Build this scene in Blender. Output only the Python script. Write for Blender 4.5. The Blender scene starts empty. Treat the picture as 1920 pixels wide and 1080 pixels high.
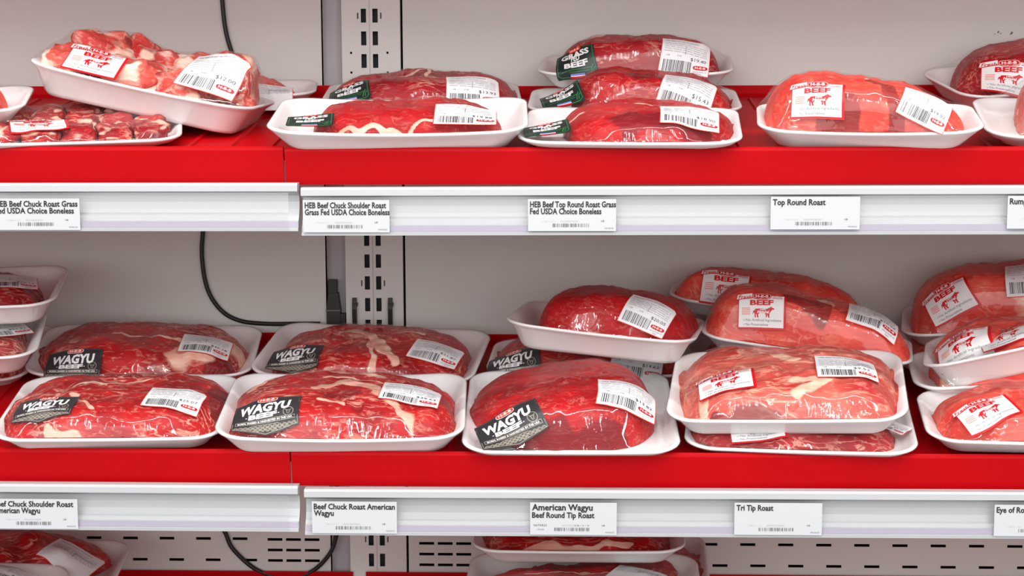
import bpy, math, random
import numpy as np
from mathutils import Matrix, Vector, Euler
from mathutils.bvhtree import BVHTree

sc = bpy.context.scene
R = math.radians
# ---------------------------------------------------------------- camera
cam_d = bpy.data.cameras.new('camera'); cam = bpy.data.objects.new('camera', cam_d)
sc.collection.objects.link(cam); sc.camera = cam
cam_d.sensor_width = 36; cam_d.lens = 56.25; cam_d.clip_start = .05
CAM = (0.0, -1.74880, 0.07231); PITCH, YAW, ROLL = 0.128777, 0.035975, -0.003115
fwd = Matrix.Rotation(YAW, 3, 'Z') @ Vector((0, math.cos(PITCH), -math.sin(PITCH)))
rgt = Vector((math.cos(YAW), math.sin(YAW), 0)); upv = rgt.cross(fwd)
r2 = math.cos(ROLL)*rgt + math.sin(ROLL)*upv; u2 = math.cos(ROLL)*upv - math.sin(ROLL)*rgt
m3 = Matrix((r2, u2, -fwd)).transposed()
cam.matrix_world = Matrix.Translation(CAM) @ m3.to_4x4()
# ---------------------------------------------------------------- world, lights, exposure
w = bpy.data.worlds.new('store_ambient'); sc.world = w; w.use_nodes = True
w.node_tree.nodes['Background'].inputs[0].default_value = (1, .99, .98, 1)
w.node_tree.nodes['Background'].inputs[1].default_value = .55
def area(name, loc, rot, sx, sy, power, col=(1, 1, 1)):
    l = bpy.data.lights.new(name, 'AREA'); l.shape = 'RECTANGLE'; l.size = sx; l.size_y = sy
    l.energy = power; l.color = col
    o = bpy.data.objects.new(name, l); o.location = loc; o.rotation_euler = rot
    sc.collection.objects.link(o); return o
area('case_canopy_tube', (0, -.42, .98), (R(12), 0, 0), 3.2, .03, 16, (1, .98, .95))
for lx in (-2.0, -1.05, -.25, .55, 1.35, 2.3): area('ceiling_tube_row', (lx, -2.9, 2.15), (R(30), 0, 0), .05, 2.2, 24, (.98, .99, 1))
area('front_fill_panel', (.2, -5.0, 1.35), (R(74), 0, 0), 9.0, 3.4, 235, (1, .99, .98))  # added frontal fill, set low to brighten the back wall under the shelves
sc.view_settings.view_transform = 'Standard'; sc.view_settings.look = 'None'
sc.view_settings.exposure = -0.10; sc.view_settings.gamma = 1
sc.view_settings.use_curve_mapping = False
sc.cycles.transparent_max_bounces = 40
sc.cycles.max_bounces = 8

# ---------------------------------------------------------------- helpers
def lin(r, g, b):
    def f(c):
        c /= 255.
        return c/12.92 if c <= .04045 else ((c+.055)/1.055)**2.4
    return (f(r), f(g), f(b), 1)

MATS = {}
def mat(name, col, rough=.5, spec=.5, metal=0, noise=0, nscale=30, coat=0, bump=0, bscale=80):
    if name in MATS: return MATS[name]
    m = bpy.data.materials.new(name); m.use_nodes = True; nt = m.node_tree
    b = nt.nodes['Principled BSDF']
    b.inputs['Base Color'].default_value = col; b.inputs['Roughness'].default_value = rough
    b.inputs['Specular IOR Level'].default_value = spec; b.inputs['Metallic'].default_value = metal
    b.inputs['Coat Weight'].default_value = coat
    tc = nt.nodes.new('ShaderNodeTexCoord')
    if noise:
        n = nt.nodes.new('ShaderNodeTexNoise'); n.inputs['Scale'].default_value = nscale; n.inputs['Detail'].default_value = 4
        nt.links.new(tc.outputs['Object'], n.inputs['Vector'])
        mx = nt.nodes.new('ShaderNodeMix'); mx.data_type = 'RGBA'
        mx.inputs[6].default_value = tuple(c*(1-noise) for c in col[:3])+(1,)
        mx.inputs[7].default_value = tuple(min(1, c*(1+noise)) for c in col[:3])+(1,)
        nt.links.new(n.outputs['Fac'], mx.inputs[0]); nt.links.new(mx.outputs[2], b.inputs['Base Color'])
    if bump:
        n = nt.nodes.new('ShaderNodeTexNoise'); n.inputs['Scale'].default_value = bscale; n.inputs['Detail'].default_value = 3
        nt.links.new(tc.outputs['Object'], n.inputs['Vector'])
        bp = nt.nodes.new('ShaderNodeBump'); bp.inputs['Strength'].default_value = bump; bp.inputs['Distance'].default_value = .002
        nt.links.new(n.outputs['Fac'], bp.inputs['Height']); nt.links.new(bp.outputs['Normal'], b.inputs['Normal'])
    MATS[name] = m; return m

def film_mat(name, haze=.012, bump=.11, rough=.035):
    if name in MATS: return MATS[name]
    m = bpy.data.materials.new(name); m.use_nodes = True; nt = m.node_tree; N = nt.nodes; L = nt.links
    N.remove(N['Principled BSDF']); out = N['Material Output']
    tr = N.new('ShaderNodeBsdfTransparent'); gl = N.new('ShaderNodeBsdfGlossy'); df = N.new('ShaderNodeBsdfDiffuse')
    gl.inputs['Roughness'].default_value = rough; df.inputs['Color'].default_value = (.85, .85, .86, 1)
    fr = N.new('ShaderNodeFresnel'); fr.inputs['IOR'].default_value = 1.52
    tc = N.new('ShaderNodeTexCoord'); mp = N.new('ShaderNodeMapping'); mp.inputs['Scale'].default_value = (40, 9, 14)
    ns = N.new('ShaderNodeTexNoise'); ns.inputs['Scale'].default_value = 2.2; ns.inputs['Detail'].default_value = 2.5
    ns.inputs['Distortion'].default_value = .6
    bp = N.new('ShaderNodeBump'); bp.inputs['Strength'].default_value = bump; bp.inputs['Distance'].default_value = .005
    oi = N.new('ShaderNodeObjectInfo'); va = N.new('ShaderNodeVectorMath'); va.operation = 'ADD'
    mu = N.new('ShaderNodeMath'); mu.operation = 'MULTIPLY'; mu.inputs[1].default_value = 30
    L.new(oi.outputs['Random'], mu.inputs[0]); L.new(tc.outputs['Object'], va.inputs[0]); L.new(mu.outputs[0], va.inputs[1])
    L.new(va.outputs[0], mp.inputs['Vector']); L.new(mp.outputs[0], ns.inputs['Vector'])
    L.new(ns.outputs['Fac'], bp.inputs['Height'])
    L.new(bp.outputs[0], gl.inputs['Normal']); L.new(bp.outputs[0], fr.inputs['Normal'])
    m1 = N.new('ShaderNodeMixShader'); m1.inputs[0].default_value = haze
    L.new(tr.outputs[0], m1.inputs[1]); L.new(df.outputs[0], m1.inputs[2])
    mn = N.new('ShaderNodeMath'); mn.operation = 'MINIMUM'; mn.inputs[1].default_value = .12; L.new(fr.outputs[0], mn.inputs[0])
    m2 = N.new('ShaderNodeMixShader'); L.new(mn.outputs[0], m2.inputs[0])
    L.new(m1.outputs[0], m2.inputs[1]); L.new(gl.outputs[0], m2.inputs[2]); L.new(m2.outputs[0], out.inputs['Surface'])
    MATS[name] = m; return m

def meat_mat(name, c1, c2, fat=(228, 172, 150), marble=.5, vscale=38, bump=.9, thr=.035):
    """raw beef: two reds in broad noise, thin branching marbling, fat caps and dark muscle from mesh attributes"""
    if name in MATS: return MATS[name]
    m = bpy.data.materials.new(name); m.use_nodes = True; nt = m.node_tree; N = nt.nodes; L = nt.links
    b = N['Principled BSDF']; b.inputs['Roughness'].default_value = .45; b.inputs['Specular IOR Level'].default_value = .18
    def mth(op, a, bb=None, c=None, clamp=False):
        n = N.new('ShaderNodeMath'); n.operation = op; n.use_clamp = clamp
        for i, v in enumerate((a, bb, c)):
            if v is None: continue
            if isinstance(v, (int, float)): n.inputs[i].default_value = v
            else: L.new(v, n.inputs[i])
        return n.outputs[0]
    def noise(vec, s, d=3, dist=0):
        n = N.new('ShaderNodeTexNoise'); n.inputs['Scale'].default_value = s; n.inputs['Detail'].default_value = d
        n.inputs['Distortion'].default_value = dist; L.new(vec, n.inputs['Vector']); return n.outputs['Fac']
    def mix(f, a, bb):
        n = N.new('ShaderNodeMix'); n.data_type = 'RGBA'
        L.new(f, n.inputs[0])
        for i, v in ((6, a), (7, bb)):
            if isinstance(v, tuple): n.inputs[i].default_value = v
            else: L.new(v, n.inputs[i])
        return n.outputs[2]
    tc = N.new('ShaderNodeTexCoord'); oi = N.new('ShaderNodeObjectInfo')
    off = N.new('ShaderNodeVectorMath'); off.operation = 'ADD'
    L.new(tc.outputs['Object'], off.inputs[0]); L.new(mth('MULTIPLY', oi.outputs['Random'], 40.), off.inputs[1])
    st = N.new('ShaderNodeMapping'); st.inputs['Scale'].default_value = (.45, 1, 1); st.inputs['Rotation'].default_value = (0, 0, .35)
    L.new(off.outputs[0], st.inputs['Vector'])
    V = off.outputs[0]; VS = st.outputs[0]
    base = mix(mth('MULTIPLY_ADD', noise(V, 22, 4, .4), 2.4, -.7, True), lin(*c1), lin(*c2))
    rid = mth('ABSOLUTE', mth('SUBTRACT', noise(VS, vscale, 5, 1.6), .5))
    vein = mth('SUBTRACT', 1., mth('DIVIDE', rid, thr), None, True)
    patch = mth('MULTIPLY_ADD', noise(V, 15, 3), 6., -2.5, True)
    vein = mth('MULTIPLY', mth('MULTIPLY', vein, patch), marble, None, True)
    fine = mth('MULTIPLY_ADD', noise(VS, 210, 3, .8), 7., -3.9, True)
    vein = mth('MAXIMUM', vein, mth('MULTIPLY', fine, marble*.5))
    col = mix(vein, base, lin(*fat))
    a = N.new('ShaderNodeAttribute'); a.attribute_name = 'dark'
    dk = mth('MULTIPLY_ADD', mth('ADD', a.outputs['Fac'], mth('MULTIPLY_ADD', noise(V, 60, 3), .5, -.25)), 5., -2., True)
    col = mix(mth('MULTIPLY', dk, .7), col, lin(104, 8, 24))
    a = N.new('ShaderNodeAttribute'); a.attribute_name = 'fat'
    ft = mth('MULTIPLY_ADD', mth('ADD', a.outputs['Fac'], mth('MULTIPLY_ADD', noise(VS, 75, 4, .6), .9, -.45)), 4., -1.6, True)
    fcol = mix(mth('MULTIPLY_ADD', noise(VS, 90, 3), 3., -1.3, True), lin(*fat), lin(min(255, fat[0]+8), min(255, fat[1]+42), min(255, fat[2]+44)))
    col = mix(ft, col, fcol)
    L.new(col, b.inputs['Base Color'])
    bp = N.new('ShaderNodeBump'); bp.inputs['Strength'].default_value = bump; bp.inputs['Distance'].default_value = .0022
    L.new(mth('ADD', noise(VS, 120, 4), mth('MULTIPLY', ft, .5)), bp.inputs['Height']); L.new(bp.outputs[0], b.inputs['Normal'])
    MATS[name] = m; return m

def tag(o, label=None, cat=None, group=None, kind=None):
    if label: o['label'] = label
    if cat: o['category'] = cat
    if group: o['group'] = group
    if kind: o['kind'] = kind
    return o
def mesh_obj(name, verts, faces, mats, parent=None, midx=None, smooth=False, attrs=None):
    me = bpy.data.meshes.new(name); me.from_pydata([tuple(v) for v in verts], [], [tuple(f) for f in faces])
    for m in (mats if isinstance(mats, (list, tuple)) else [mats]): me.materials.append(m)
    if midx is not None: me.polygons.foreach_set('material_index', np.array(midx, dtype=np.int32))
    if smooth: me.polygons.foreach_set('use_smooth', np.ones(len(me.polygons), dtype=bool))
    for k, v in (attrs or {}).items():
        at = me.attributes.new(k, 'FLOAT', 'POINT'); at.data.foreach_set('value', np.asarray(v, dtype=np.float32))
    me.update()
    o = bpy.data.objects.new(name, me); sc.collection.objects.link(o)
    if parent: o.parent = parent
    return o
def empty(name, mw):
    o = bpy.data.objects.new(name, None); o.empty_display_size = .03; sc.collection.objects.link(o)
    o.matrix_world = mw; return o
class MB:
    def __init__(s): s.v = []; s.f = []; s.m = []
    def add(s, v, f, m=0):
        n = len(s.v); s.v += [tuple(x) for x in v]; s.f += [tuple(i+n for i in q) for q in f]; s.m += [m]*len(f)
    def box(s, x0, x1, y0, y1, z0, z1, m=0):
        s.add([(x0,y0,z0),(x1,y0,z0),(x1,y1,z0),(x0,y1,z0),(x0,y0,z1),(x1,y0,z1),(x1,y1,z1),(x0,y1,z1)],
              [(0,3,2,1),(4,5,6,7),(0,1,5,4),(1,2,6,5),(2,3,7,6),(3,0,4,7)], m)
    def extrude(s, prof, x0, x1, m=0, caps=True):   # closed profile of (y,z) drawn along x
        n = len(prof)
        s.add([(x0,)+tuple(p) for p in prof]+[(x1,)+tuple(p) for p in prof],
              [(i, (i+1) % n, (i+1) % n+n, i+n) for i in range(n)]+([tuple(range(n))[::-1], tuple(range(n, 2*n))] if caps else []), m)
    def obj(s, name, mats, parent=None, smooth=False): return mesh_obj(name, s.v, s.f, mats, parent, s.m, smooth)

def vnoise(P, seed=0):
    """smooth 3D value noise in [-1,1]"""
    P = np.asarray(P, float); I = np.floor(P).astype(np.int64); F = P-I; F = F*F*(3-2*F); out = 0
    for dx in (0, 1):
        for dy in (0, 1):
            for dz in (0, 1):
                h = (I[:, 0]+dx)*374761393+(I[:, 1]+dy)*668265263+(I[:, 2]+dz)*2147483647+seed*974634777
                h = (h ^ (h >> 13))*1274126177 & 0x7fffffff
                h = (h ^ (h >> 16)) & 0xffff
                wgt = (F[:, 0] if dx else 1-F[:, 0])*(F[:, 1] if dy else 1-F[:, 1])*(F[:, 2] if dz else 1-F[:, 2])
                out = out+wgt*(h/32767.5-1)
    return out
def fnoise(P, seed=0, o=3):
    return sum(vnoise(P*2**k, seed+k)*.5**k for k in range(o))

# ---------------------------------------------------------------- materials
RED = mat('red_shelf_enamel', lin(178, 0, 10), .5, .12, noise=.06, nscale=14, bump=.06, bscale=160)
WHITE_RAIL = mat('white_rail_plastic', (.45, .455, .465, 1), .35, .5)
WALL = mat('painted_back_panel', (.66, .665, .635, 1), .6, .3, noise=.03, nscale=9, bump=.05, bscale=300)
WALL2 = mat('painted_upright', (.69, .695, .67, 1), .5, .35, noise=.02, nscale=9)
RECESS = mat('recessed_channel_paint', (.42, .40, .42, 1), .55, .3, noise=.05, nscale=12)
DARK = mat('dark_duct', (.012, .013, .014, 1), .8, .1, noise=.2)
SLOTM = mat('slot_steel', (.035, .042, .045, 1), .6, .3, noise=.3)
BLACKP = mat('black_cable_rubber', (.012, .012, .012, 1), .45, .4, noise=.2)
FOAM = mat('white_foam', (.86, .86, .85, 1), .45, .35, noise=.015, nscale=60, bump=.05, bscale=500)
PAPER = mat('sticker_paper', (.78, .79, .80, 1), .45, .4, noise=.01)
TAGPAPER = mat('tag_paper', (.52, .53, .545, 1), .5, .3, noise=.01)
INK = mat('black_ink', (.02, .02, .024, 1), .5, .3, noise=.1)
GREYINK = mat('grey_ink', (.16, .16, .17, 1), .5, .3, noise=.1)
LGREY = mat('light_grey_ink', (.45, .45, .47, 1), .5, .3, noise=.05)
CHAR = mat('charcoal_sticker', (.030, .031, .034, 1), .35, .45, noise=.1)
GREENBK = mat('dark_green_sticker', (.012, .025, .022, 1), .35, .45, noise=.1)
GREENL = mat('green_ink', lin(50, 120, 70), .4, .4, noise=.05)
WINK = mat('white_ink', (.78, .78, .78, 1), .4, .4, noise=.01)
TAN = mat('tan_ink', lin(165, 155, 140), .4, .4, noise=.05)
REDI = mat('red_ink', lin(200, 20, 28), .4, .4, noise=.03)
ORNG = mat('orange_red_ink', lin(222, 62, 40), .4, .4, noise=.03)
BLUEI = mat('blue_ink', lin(110, 120, 190), .4, .4, noise=.03)
LILAC = mat('lilac_rail_strip', lin(176, 168, 186), .4, .4, noise=.02)
FILM = film_mat('clear_stretch_film')
COVER = film_mat('clear_rail_cover', .02, .05, .12)
MEATS = {
 'bright': meat_mat('bright_red_beef', (146, 0, 8), (194, 8, 18), marble=.34, vscale=40, thr=.016),
 'marbled': meat_mat('marbled_red_beef', (142, 2, 10), (198, 22, 24), (232, 168, 146), marble=1., vscale=34, thr=.035),
 'salmon': meat_mat('salmon_red_beef', (204, 40, 34), (236, 92, 74), (240, 176, 148), marble=.5, vscale=30, thr=.03),
 'pale': meat_mat('pale_pink_beef', (184, 46, 46), (220, 112, 94), (238, 178, 152), marble=.9, vscale=34, thr=.045),
 'dusky': meat_mat('dusky_red_beef', (132, 4, 18), (184, 22, 32), marble=.75, vscale=36, thr=.026),
 'bone': meat_mat('pink_neck_bone_beef', (188, 24, 30), (228, 100, 84), (244, 196, 176), marble=.9, vscale=26, thr=.05),
}

# ---------------------------------------------------------------- shelving bay
TILT, DEPTH, WY = 0.149985, 0.44273, 0.43776
ct, st_ = math.cos(TILT), math.sin(TILT)
SHELF_Z = {-1: .34, 0: 0., 1: -.34, 2: -.68}
XL, XR, XJ = -1.22, 1.24, -.313
def shelf_m(k, x=0, s=0, n=0):
    return Matrix.Translation((0, 0, SHELF_Z[k])) @ Matrix.Rotation(TILT, 4, 'X') @ Matrix.Translation((x, s, n))

def holed(mb, x0, x1, z0, z1, y, holes, m=0, depth=.002):
    xs = sorted({x0, x1, *[v for h in holes for v in h[:2]]}); zs = sorted({z0, z1, *[v for h in holes for v in h[2:]]})
    idx = {}
    def vi(i, j):
        if (i, j) not in idx: idx[(i, j)] = len(mb.v); mb.v.append((xs[i], y, zs[j]))
        return idx[(i, j)]
    X = np.array(xs); Z = np.array(zs); solid = np.ones((len(xs)-1, len(zs)-1), bool)
    for h in holes:
        i0, i1 = np.searchsorted(X, h[0]-1e-9), np.searchsorted(X, h[1]-1e-9); j0, j1 = np.searchsorted(Z, h[2]-1e-9), np.searchsorted(Z, h[3]-1e-9)
        solid[i0:i1, j0:j1] = False
    for i in range(len(xs)-1):
        for j in range(len(zs)-1):
            if solid[i, j]: mb.f.append((vi(i, j), vi(i+1, j), vi(i+1, j+1), vi(i, j+1))); mb.m.append(m)
    for h in holes:                                  # the sheet's thickness inside each hole
        a, b, c, d = h
        mb.add([(a,y,c),(b,y,c),(b,y,d),(a,y,d),(a,y+depth,c),(b,y+depth,c),(b,y+depth,d),(a,y+depth,d)], [(0,1,5,4),(1,2,6,5),(2,3,7,6),(3,0,4,7)], m)

def perf(xc, zc, w=.0212, h=.0040): return (xc-w/2, xc+w/2, zc-h/2, zc+h/2)
ZT, ZB = .62, -1.0
# left panel
holes = []
for i in range(-9, 4):
    holes.append(perf(-.4653+(i-3)*.0522, -.5697+.00001*i))
for i in range(-9, 4): holes.append(perf(-.4493+(i-3)*.0522-.003, -.6008+.00001*i))
for z in (-.5704, -.5858, -.6011):
    for x in (-.4155, -.3893, -.3628): holes.append(perf(x, z))
mb = MB(); holed(mb, XL, -.3345, ZB, ZT, WY, [h for h in holes if h[0] > XL]); mb.box(-.3365, -.3345, WY, WY+.02, ZB, ZT)
tag(mb.obj('wall_left', [WALL]), kind='structure')
# right panel
holes = []
for i in range(-4, 20): holes.append(perf(.1977+i*.0529, -.5730+.00001*i)) if .1977+i*.0529 > -.1 else None
for i in range(-4, 20): holes.append(perf(.2123+i*.0529, -.6036+.00001*i)) if .2123+i*.0529 > -.1 else None
for z in (-.5745, -.5901, -.6057):
    for x in (-.2003, -.1741, -.1480): holes.append(perf(x, z))
mb = MB(); holed(mb, -.2275, XR, ZB, ZT, WY, [h for h in holes if h[1] < XR]); mb.box(-.2275, -.2258, WY, WY+.02, ZB, ZT)
# small scuffs on the paint
tag(mb.obj('wall_right', [WALL]), kind='structure')
mb = MB()
for (x, z, s) in ((.5727, .1350, .0016), (.5760, .1330, .0010), (.5905, .1338, .0019), (.5890, .1322, .0011), (.6105, .1315, .0009), (.5680, .1322, .0008)):
    mb.add([(x-s, WY-.0003, z-s*.6), (x+s*.4, WY-.0003, z-s), (x+s, WY-.0003, z+s*.5), (x-s*.3, WY-.0003, z+s)], [(0, 1, 2, 3)])
tag(mb.obj('trim_2', [GREYINK]), kind='structure')
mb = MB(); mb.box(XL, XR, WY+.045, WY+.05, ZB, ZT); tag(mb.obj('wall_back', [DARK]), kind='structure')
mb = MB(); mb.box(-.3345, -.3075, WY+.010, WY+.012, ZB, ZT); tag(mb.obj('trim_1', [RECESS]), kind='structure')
# slotted upright
q = 0.030357; z0 = .16029
holes = []
for i in range(-14, 40):
    zc = z0-i*q
    if zc < ZB+.02: break
    holes += [(-.2822, -.2750, zc-.0093, zc+.0093), (-.2665, -.2592, zc-.0093, zc+.0093)]
for zc in (.1106, .0841, .1106-12*q, .0841-12*q-.1):
    for x in (-.2961, -.2466): holes.append((x-.0014, x+.0014, zc-.0014, zc+.0014))
mb = MB(); holed(mb, -.3075, -.2295, ZB, ZT, WY-.002, holes)
mb.box(-.3085, -.3075, WY-.002, WY+.011, ZB, ZT); mb.box(-.2295, -.2290, WY-.002, WY+.011, ZB, ZT)
up = mb.obj('slotted_upright', [WALL2])
tag(up, 'off-white steel upright with a double column of slots between the back panels', 'shelf upright')
mb = MB(); mb.box(-.290, -.251, WY+.012, WY+.013, ZB, ZT); mb.obj('slot_backing', [SLOTM], up)
mb = MB(); mb.box(-.2712, -.2700, WY-.0026, WY-.002, ZB, ZT); mb.obj('weld_seam', [mat('weld_grey', (.55, .52, .52, 1), .5, .3, noise=.1)], up)

# ---------------------------------------------------------------- text
FONT_CACHE = {}
def text_geo(s, bold=0.0):
    """outline of a line of text, scaled so a capital is 1 high and starting at x = 0; returns verts, faces, width"""
    key = (s, bold)
    if key in FONT_CACHE: return FONT_CACHE[key]
    c = bpy.data.curves.new('t', 'FONT'); c.body = s; c.size = 1; c.offset = bold; c.fill_mode = 'FRONT'; c.resolution_u = 2; c.dimensions = '2D'
    o = bpy.data.objects.new('t', c); sc.collection.objects.link(o)
    dg = bpy.context.evaluated_depsgraph_get(); dg.update()
    me = bpy.data.meshes.new_from_object(o.evaluated_get(dg))
    V = [(v.co.x, v.co.y) for v in me.vertices]; F = [tuple(p.vertices) for p in me.polygons]
    bpy.data.objects.remove(o); bpy.data.curves.remove(c); bpy.data.meshes.remove(me)
    if V:
        x0 = min(v[0] for v in V); k = 1/.729
        V = [((x-x0)*k, y*k) for x, y in V]; wd = max(v[0] for v in V)
    else: wd = 1
    FONT_CACHE[key] = (V, F, wd); return FONT_CACHE[key]

class Art:
    """flat artwork in millimetre-like label units: (verts2d, faces, material, layer)"""
    def __init__(s): s.items = []
    def poly(s, pts, m, ly): s.items.append((pts, [tuple(range(len(pts)))], m, ly))
    def rect(s, x0, y0, x1, y1, m, ly, div=1):
        n = max(1, int(div)); V = []; F = []
        for i in range(n+1): V += [(x0+(x1-x0)*i/n, y0), (x0+(x1-x0)*i/n, y1)]
        for i in range(n): F.append((2*i, 2*i+2, 2*i+3, 2*i+1))
        s.items.append((V, F, m, ly))
    def text(s, t, x, y, h, m, ly, width=None, bold=.01, align='l', shear=0):
        V, F, wd = text_geo(t, bold)
        if not F: return
        kx = h if width is None else width/wd
        W = wd*kx; ox = x if align == 'l' else x-W/2
        s.items.append(([(ox+a*kx+b*h*shear, y+b*h) for a, b in V], F, m, ly))
    def oval(s, cx, cy, rx, ry, m, ly, n=20, p=2.0):
        s.poly([(cx+rx*math.copysign(abs(math.cos(a))**(2/p), math.cos(a)), cy+ry*math.copysign(abs(math.sin(a))**(2/p), math.sin(a)))
                for a in [2*math.pi*i/n for i in range(n)]], m, ly)
    def stroke(s, pts, wd, m, ly):
        V = []; F = []
        for i, (x, y) in enumerate(pts):
            a = pts[max(0, i-1)]; b = pts[min(len(pts)-1, i+1)]; dx, dy = b[0]-a[0], b[1]-a[1]; l = math.hypot(dx, dy) or 1
            V += [(x-dy/l*wd/2, y+dx/l*wd/2), (x+dy/l*wd/2, y-dx/l*wd/2)]
        for i in range(len(pts)-1): F.append((2*i, 2*i+1, 2*i+3, 2*i+2))
        s.items.append((V, F, m, ly))
    def barcode(s, x0, y0, x1, y1, m, ly, seed=1, n=34):
        rnd = random.Random(seed); x = x0; u = (x1-x0)/n/1.9
        while x < x1:
            wd = u*rnd.choice((.6, .6, 1.2, 1.8)); s.rect(x, y0, min(x+wd, x1), y1, m, ly); x += wd+u*rnd.choice((.7, 1.2, 1.9))
    def logo(s, cx, cy, h, ly, txt='H-E-B', edge=None):     # the oval store badge
        if edge: s.oval(cx, cy, h*1.75, h*.66, edge, ly, p=3.2)
        s.oval(cx, cy, h*1.6, h*.52, REDI, ly+1, p=3.2)
        s.text(txt, cx, cy-h*.26, h*.54, WINK, ly+2, width=h*2.3, bold=.03, align='c')

def art_price(price, seed, plain=False):
    a = Art(); W, H = 66, 57
    a.poly([(-33, -28), (33, -28), (33, 24), (29, 28.5), (-33, 28.5)], ORNG, 0)
    a.poly([(-32.2, -27.2), (32.2, -27.2), (32.2, 23.8), (28.7, 27.7), (-32.2, 27.7)], PAPER, 1)
    rnd = random.Random(seed)
    a.text('HEB BEEF ROAST BONELESS', -28, 21, 2.5, GREYINK, 2, width=44, bold=0)
    for i in range(5):
        x = -29
        while x < 26:
            l = rnd.uniform(4, 13); a.rect(x, 15-i*3.4, min(28, x+l), 16.1-i*3.4, LGREY, 2, 2); x += l+1.4
    a.rect(-1, -.5, -.4, 12, GREYINK, 2)
    if plain:
        a.text('KEEP REFRIGERATED', -2, 8, 3, GREYINK, 2, width=26, bold=0)
        return a, W, H
    a.text(price, 7, -7.5, 4.8, INK, 2, width=3.5*len(price), bold=0)
    for i, t in enumerate(('1.98', '9.99')): a.text(t, -26+i*15, -5, 2.4, GREYINK, 2, bold=0)
    a.barcode(-28, -24, 9, -9.5, INK, 2, seed)
    a.logo(21, -16.2, 6.0, 2)
    a.text('SAN ANTONIO, TX', 12, -23, 2.0, GREYINK, 2, width=18, bold=0); a.text('78204', 17, -26, 1.8, GREYINK, 2, bold=0)
    return a, W, H
BULL = [(-9,2.2),(-8,4),(-3,4.3),(3,3.8),(6,5.6),(7.2,6.6),(8,5.4),(10.2,4.4),(10.4,3.3),(8,2.6),(6.8,.6),(5.6,-1.2),(5.4,-4.8),(6,-6),(4.4,-6),(3.9,-3.6),(3.2,-1.8),(3.4,-4.9),(2,-6),(2.1,-3),(1,-1.6),(-3,-1.2),(-5,-1.9),(-5.6,-3.6),(-4.8,-6),(-6.4,-6),(-7,-3),(-7.7,-1.2),(-7.7,-4.4),(-7.4,-6),(-8.8,-6),(-8.9,-2),(-9.6,0),(-10.6,-2.6),(-10.9,-2),(-10.2,1.6)]
def tri_fan_art(a, pts, m, ly):
    from mathutils.geometry import tessellate_polygon
    F = [tuple(f) for f in tessellate_polygon([[Vector((x, y, 0)) for x, y in pts]])]
    a.items.append((pts, F, m, ly))
def art_fresh():
    a = Art(); W, H = 64, 46
    a.poly([(-31, -23), (32, -23), (32, 20), (-31, 20)], REDI, 0)
    a.poly([(-30, -20.5), (29, -20.5), (29, 19.2), (-30, 19.2)], WINK, 1)
    a.poly([(-34, 12.5), (-12, 15.5), (-12, 23.5), (-33, 20.5)], REDI, 2)
    a.poly([(-33.2, 13.6), (-12.8, 16.4), (-12.8, 22.6), (-32.2, 19.8)], WINK, 3)
    a.text('Fresh', -31.2, 14.6, 4.8, REDI, 4, width=17, bold=.02, shear=.25)
    a.logo(0, 18.3, 7.2, 2, edge=REDI)
    a.oval(0, 18.3, 11.9, 4.0, WINK, 3, p=3.2); a.oval(0, 18.3, 11.1, 3.3, REDI, 4, p=3.2)
    a.text('H-E-B', 0, 16.3, 4, WINK, 5, width=17, bold=.03, align='c')
    a.rect(14, 15, 27, 15.8, REDI, 2, 2); a.text('USDA CHOICE', 14.5, 17, 2.0, REDI, 2, width=12, bold=0)
    a.text('BEEF', 0, 6.4, 6.6, REDI, 2, width=31, bold=.045, align='c')
    tri_fan_art(a, [(x*1.35+3, y*1.05-2.6) for x, y in BULL], REDI, 2)
    a.text('100%', 2, -.6, 2.2, WINK, 3, width=8, bold=.02, align='c')
    a.text('Natural', 2, -4, 3.4, WINK, 3, width=15, bold=.04, align='c', shear=.2)
    for i in range(4): a.rect(-26, -5.5+i*2.4, -15, -4.2+i*2.4, mat('pale_red_ink', lin(236, 150, 140), .4, .4, noise=.02), 2, 2)
    a.text('\u2713No Artificial Ingredients', -24, -13.4, 3.2, GREYINK, 2, width=50, bold=.0, shear=.1)
    a.text('\u2713No Preservatives', -24, -18.6, 3.2, GREYINK, 2, width=33, bold=.0, shear=.1)
    return a, W, H
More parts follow.
